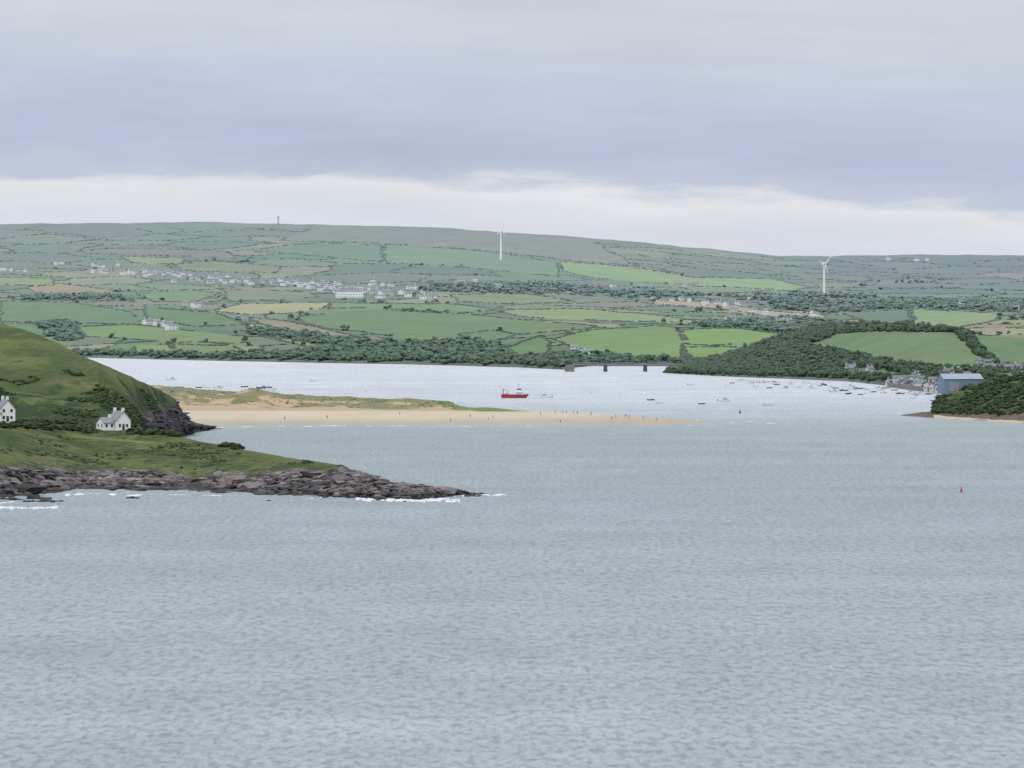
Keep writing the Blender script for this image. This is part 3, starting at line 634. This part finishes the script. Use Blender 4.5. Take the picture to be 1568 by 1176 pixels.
for u,v,k,r,s in [(835,609,0,3.0,1.25),(1109,615,0,.1,1.15),(997,613,3,.2,1),(1177,621,2,.3,1),(263,582.5,0,.2,1.2),(305,594,3,0,1),(318,594,2,.2,1),(335,595,0,.1,1),(375,593,3,.3,1.1),(410,599,0,.1,1.9),(402,595,1,.2,1.2),(424,601,2,0,1),
    (480,584,2,.4,1),(1058,590,2,.2,1),(1075,619,3,.1,.9),(1010,618,2,0,.8)]: boat(u,v,k,r,s)
for i in range(78):
    t=random.random(); u=1110+330*t**.8; v=581+ (u-1110)*.055+random.uniform(0,1)**1.5*(10+6*t)
    if v<tab(np.array([u]),[(1100,579),(1200,583),(1300,587),(1370,595),(1440,606)])[0]: v+=4
    boat(u,v,random.choice([0,0,1,2,2,3,5,4,2,3] if random.random()<.8 else [0,1]),random.gauss(.15,.35)+random.choice([0,3.14]),random.uniform(.6,.95))
D=dsea(609.5); e=empty("red_work_boat",(wx(789,D),D,0),-0.08)
m=MB(); hull(m,16.5,5,1.7,0,1); m.box(-8.2,6,-2.55,-2.4,1.7,2.2,0); m.box(-8.2,6,2.4,2.55,1.7,2.2,0); m.obj("hull",[RED,GREY],parent=e)
m=MB(); m.box(.2,4.6,-1.7,1.7,1.6,3.9,0,.1,.1); m.box(.9,3.8,-1.4,1.4,3.9,6.0,0,.2,.15); m.box(.6,4.1,-1.55,1.55,6.0,6.2,0); m.box(-3,-.2,-1.5,1.5,1.6,2.9,0,.1,.1); m.obj("wheelhouse",[BOATW],parent=e)
m=MB(); m.box(.95,3.75,-1.46,1.46,4.9,5.4,0,.12,.0); m.box(.8,4.0,-1.74,1.74,2.8,3.2,0); m.obj("windows",[DARK],parent=e)
m=MB(); m.beam((2,0,6.2),(2,0,9.3),.14,0,.06); m.beam((1.2,0,8),(2.8,0,8),.07,0); m.beam((-7.4,-1.9,1.5),(-7,-1.5,5),.16,0); m.beam((-7.4,1.9,1.5),(-7,1.5,5),.16,0); m.beam((-7,-1.5,5),(-7,1.5,5),.16,0); m.beam((-4.5,0,1.5),(-4.5,0,4.6),.2,0); m.beam((-4.5,0,4.6),(-8,0,5.6),.13,0)
for i in range(9): m.beam((4.6+i*.35,-2.3+i*.16,2),(4.6+i*.35,-2.3+i*.16,2.9),.04,0)
m.box(-6.5,-4.9,-1.3,1.3,1.6,2.6,0); m.obj("mast_and_gantry",[GREY],parent=e)
def buoy(u,v,name,mat,s=1):
    D=dsea(v); m=MB(); m.lathe([(.2,-.5),(.75,-.3),(.8,.35),(.55,.55),(.32,1.5),(.14,2.1),(.1,2.3)],0); m.lathe([(.05,2.3),(.3,2.35),(.02,2.85)],0)
    for i in range(3):
        a=i*2.09; m.beam((.6*math.cos(a),.6*math.sin(a),.5),(.15*math.cos(a),.15*math.sin(a),2.1),.04,0)
    o=m.obj(name,[mat],(wx(u,D),D,0)); o.scale=(s,)*3
buoy(1472,753.5,"red_channel_buoy",RED,.65); buoy(1133,633,"green_channel_buoy",DARK,.8)
for u,v in [(560,600),(905,602)]: buoy(u,v,"mooring_buoy",RED,.35)
# =====================================================================
# PEOPLE
def person_mesh(pose,top,bot):
    st=.22 if pose==1 else .05
    J={'pel':(0,0,.95,.15,.11),'bel':(0,.01,1.1,.14,.10),'che':(0,.0,1.32,.17,.11),'nek':(0,0,1.48,.055,.055),'hd1':(0,-.01,1.58,.08,.09),'hd2':(0,-.01,1.7,.075,.085),
       'sl':(-.19,0,1.42,.06,.06),'el':(-.25,.03 if pose!=1 else .12,1.14,.042,.042),'wl':(-.26,-.08,.9,.03,.03),'hl':(-.26,-.11,.8,.035,.02),
       'sr':(.19,0,1.42,.06,.06),'er':(.25,.03 if pose!=1 else -.1,1.14,.042,.042),'wr':(.26,-.06 if pose!=1 else -.25,.92,.03,.03),'hr':(.26,-.1 if pose!=1 else -.32,.86,.035,.02),
       'tl':(-.1,0,.88,.09,.09),'kl':(-.11,-st*.7,.5,.058,.058),'al':(-.11,-st,.1,.04,.04),'fl':(-.12,-st-.16,.04,.04,.035),
       'tr':(.1,0,.88,.09,.09),'kr':(.11,st*.3,.5,.058,.058),'ar':(.11,st+.05,.1,.04,.04),'fr':(.12,st-.1,.04,.04,.035)}
    E=[('pel','bel'),('bel','che'),('che','nek'),('nek','hd1'),('hd1','hd2'),('che','sl'),('sl','el'),('el','wl'),('wl','hl'),('che','sr'),('sr','er'),('er','wr'),('wr','hr'),('pel','tl'),('tl','kl'),('kl','al'),('al','fl'),('pel','tr'),('tr','kr'),('kr','ar'),('ar','fr')]
    ks=list(J); me=bpy.data.meshes.new("p"); me.from_pydata([J[k][:3] for k in ks],[(ks.index(a),ks.index(b)) for a,b in E],[])
    ob=bpy.data.objects.new("p",me); bpy.context.collection.objects.link(ob)
    sm=ob.modifiers.new("s",'SKIN'); sb=ob.modifiers.new("b",'SUBSURF'); sb.levels=1; sb.render_levels=1
    for i,k in enumerate(ks):
        me.skin_vertices[0].data[i].radius=J[k][3:]; me.skin_vertices[0].data[i].use_root=(k=='pel')
    dg=bpy.context.evaluated_depsgraph_get(); nm=bpy.data.meshes.new_from_object(ob.evaluated_get(dg)); bpy.data.objects.remove(ob)
    n=len(nm.vertices); co=np.empty(n*3); nm.vertices.foreach_get("co",co); co=co.reshape(-1,3)
    c=np.tile(C(*top),(n,1)); c[co[:,2]<.95]=C(*bot); c[(co[:,2]>1.5)]=C(200,160,135); c[(co[:,2]>1.66)|((co[:,2]>1.56)&(co[:,1]>.03))]=C(70,55,45); c[(np.abs(co[:,0])>.2)&(co[:,2]<.95)]=C(200,160,135); c[co[:,2]<.1]=C(50,45,45)
    a=nm.color_attributes.new("Col",'FLOAT_COLOR','POINT'); q=np.ones((n,4),np.float32); q[:,:3]=c; a.data.foreach_set("color",q.ravel())
    nm.materials.clear(); nm.materials.append(M_cloth); nm.polygons.foreach_set("use_smooth",np.ones(len(nm.polygons),bool)); return nm
M_cloth=vcolmat("clothing",3,.1,0)
pm=[person_mesh(i%2,t,b_) for i,(t,b_) in enumerate([((70,80,105),(55,58,70)),((160,70,70),(70,70,90)),((100,105,110),(50,52,60)),((80,100,90),(100,95,85)),((200,200,205),(60,70,100)),((60,60,70),(70,65,60))])]
for i,(u,v) in enumerate([(748,644),(755,641),(850,633),(862,634),(867,633.5),(878,634.5),(884,634.5),(905,636),(858,648),(937,643),(943,640),(958,639),(963,641.5),(985,642),(501,641),(612,636),(1005,644),(828,636),(720,640),(690,646),(436,643)]):
    x,y,z=ground(spit,u,v); ob=bpy.data.objects.new("beach_walker",pm[i%6]); bpy.context.collection.objects.link(ob); ob.location=(x,y,z); ob.rotation_euler=(0,0,random.uniform(0,6.28))
# =====================================================================
# SKY
w=bpy.data.worlds.new("World"); bpy.context.scene.world=w; w.use_nodes=True; nt=w.node_tree; N=nt.nodes; Lk=nt.links
bg=N["Background"]; bg.inputs["Strength"].default_value=0.1
sdir=Vector((-.5,-.75,1.0)).normalized()
sky=N.new("ShaderNodeTexSky"); sky.sky_type='NISHITA'; sky.sun_disc=False; sky.sun_elevation=math.asin(sdir.z); sky.sun_rotation=math.atan2(sdir.x,sdir.y)
tc=N.new("ShaderNodeTexCoord"); sep=N.new("ShaderNodeSeparateXYZ"); Lk.new(tc.outputs["Generated"],sep.inputs[0])
def wn(sc,det,ro=.55):
    mp=N.new("ShaderNodeMapping"); mp.inputs["Scale"].default_value=sc; Lk.new(tc.outputs["Generated"],mp.inputs[0])
    n=N.new("ShaderNodeTexNoise"); n.inputs["Scale"].default_value=1; n.inputs["Detail"].default_value=det; n.inputs["Roughness"].default_value=ro; Lk.new(mp.outputs[0],n.inputs["Vector"]); return n.outputs["Fac"]
def ma(op,a,b_=None,c=None):
    q=N.new("ShaderNodeMath"); q.operation=op
    for i,s in enumerate((a,b_,c)):
        if s is None: continue
        if isinstance(s,(int,float)): q.inputs[i].default_value=s
        else: Lk.new(s,q.inputs[i])
    return q.outputs[0]
n1=wn((16,16,80),6); n2=wn((55,55,260),6,.62); n3=wn((10,10,110),5,.6); n4=wn((30,30,200),6,.6)
z_=ma('MULTIPLY_ADD',sep.outputs["X"],.040,sep.outputs["Z"])
z_=ma('MULTIPLY_ADD',ma('SUBTRACT',n1,.5),.013,z_); z_=ma('MULTIPLY_ADD',ma('SUBTRACT',n2,.5),.008,z_)
f=ma('DIVIDE',z_,.06)
rp=N.new("ShaderNodeValToRGB"); Lk.new(f,rp.inputs[0]); cr=rp.color_ramp
L0=lambda c:(*lin(c),1)
cr.elements[0].position=0; cr.elements[0].color=L0((214,220,232)); cr.elements[1].position=1; cr.elements[1].color=L0((204,209,217))
for v,c in [(360,(217,222,232)),(320,(222,226,233)),(300,(228,229,234)),(288,(213,218,228)),(276,(194,202,219)),(235,(182,193,216)),(180,(188,199,221)),(110,(197,206,224)),(50,(204,210,220))]:
    el=cr.elements.new((455-v)*K/.06); el.color=L0(c)
g=ma('MULTIPLY_ADD',ma('SUBTRACT',n3,.5),.26,1.0); g=ma('MULTIPLY',g,ma('MULTIPLY_ADD',ma('SUBTRACT',n4,.5),.15,1.0))
zen=N.new("ShaderNodeMapRange"); zen.inputs[1].default_value=.08; zen.inputs[2].default_value=1; zen.inputs[3].default_value=1; zen.inputs[4].default_value=2.6; Lk.new(sep.outputs["Z"],zen.inputs[0])
g=ma('MULTIPLY',ma('MULTIPLY',g,zen.outputs[0]),10.0)
vs_=N.new("ShaderNodeVectorMath"); vs_.operation='SCALE'; Lk.new(rp.outputs[0],vs_.inputs[0]); Lk.new(g,vs_.inputs["Scale"])
mx=N.new("ShaderNodeMix"); mx.data_type='RGBA'; mx.inputs[0].default_value=.04; Lk.new(vs_.outputs[0],mx.inputs[6]); Lk.new(sky.outputs[0],mx.inputs[7]); Lk.new(mx.outputs[2],bg.inputs["Color"])
sl=bpy.data.lights.new("sun",'SUN'); sl.energy=1.0; sl.angle=math.radians(14); sl.color=(1,.96,.9); so=bpy.data.objects.new("sun",sl); bpy.context.collection.objects.link(so); so.rotation_euler=sdir.to_track_quat('Z','Y').to_euler()
# CAMERA
cd=bpy.data.cameras.new("camera"); cam=bpy.data.objects.new("camera",cd); bpy.context.collection.objects.link(cam); cam.location=(0,0,H); cam.rotation_euler=(math.pi/2,0,0)
cd.sensor_width=36; cd.lens=36/(1568*K); cd.shift_y=-(588-VH)/1568; cd.clip_start=5; cd.clip_end=120000
sc=bpy.context.scene; sc.camera=cam; sc.view_settings.view_transform='Standard'; sc.view_settings.look='None'; sc.view_settings.exposure=0
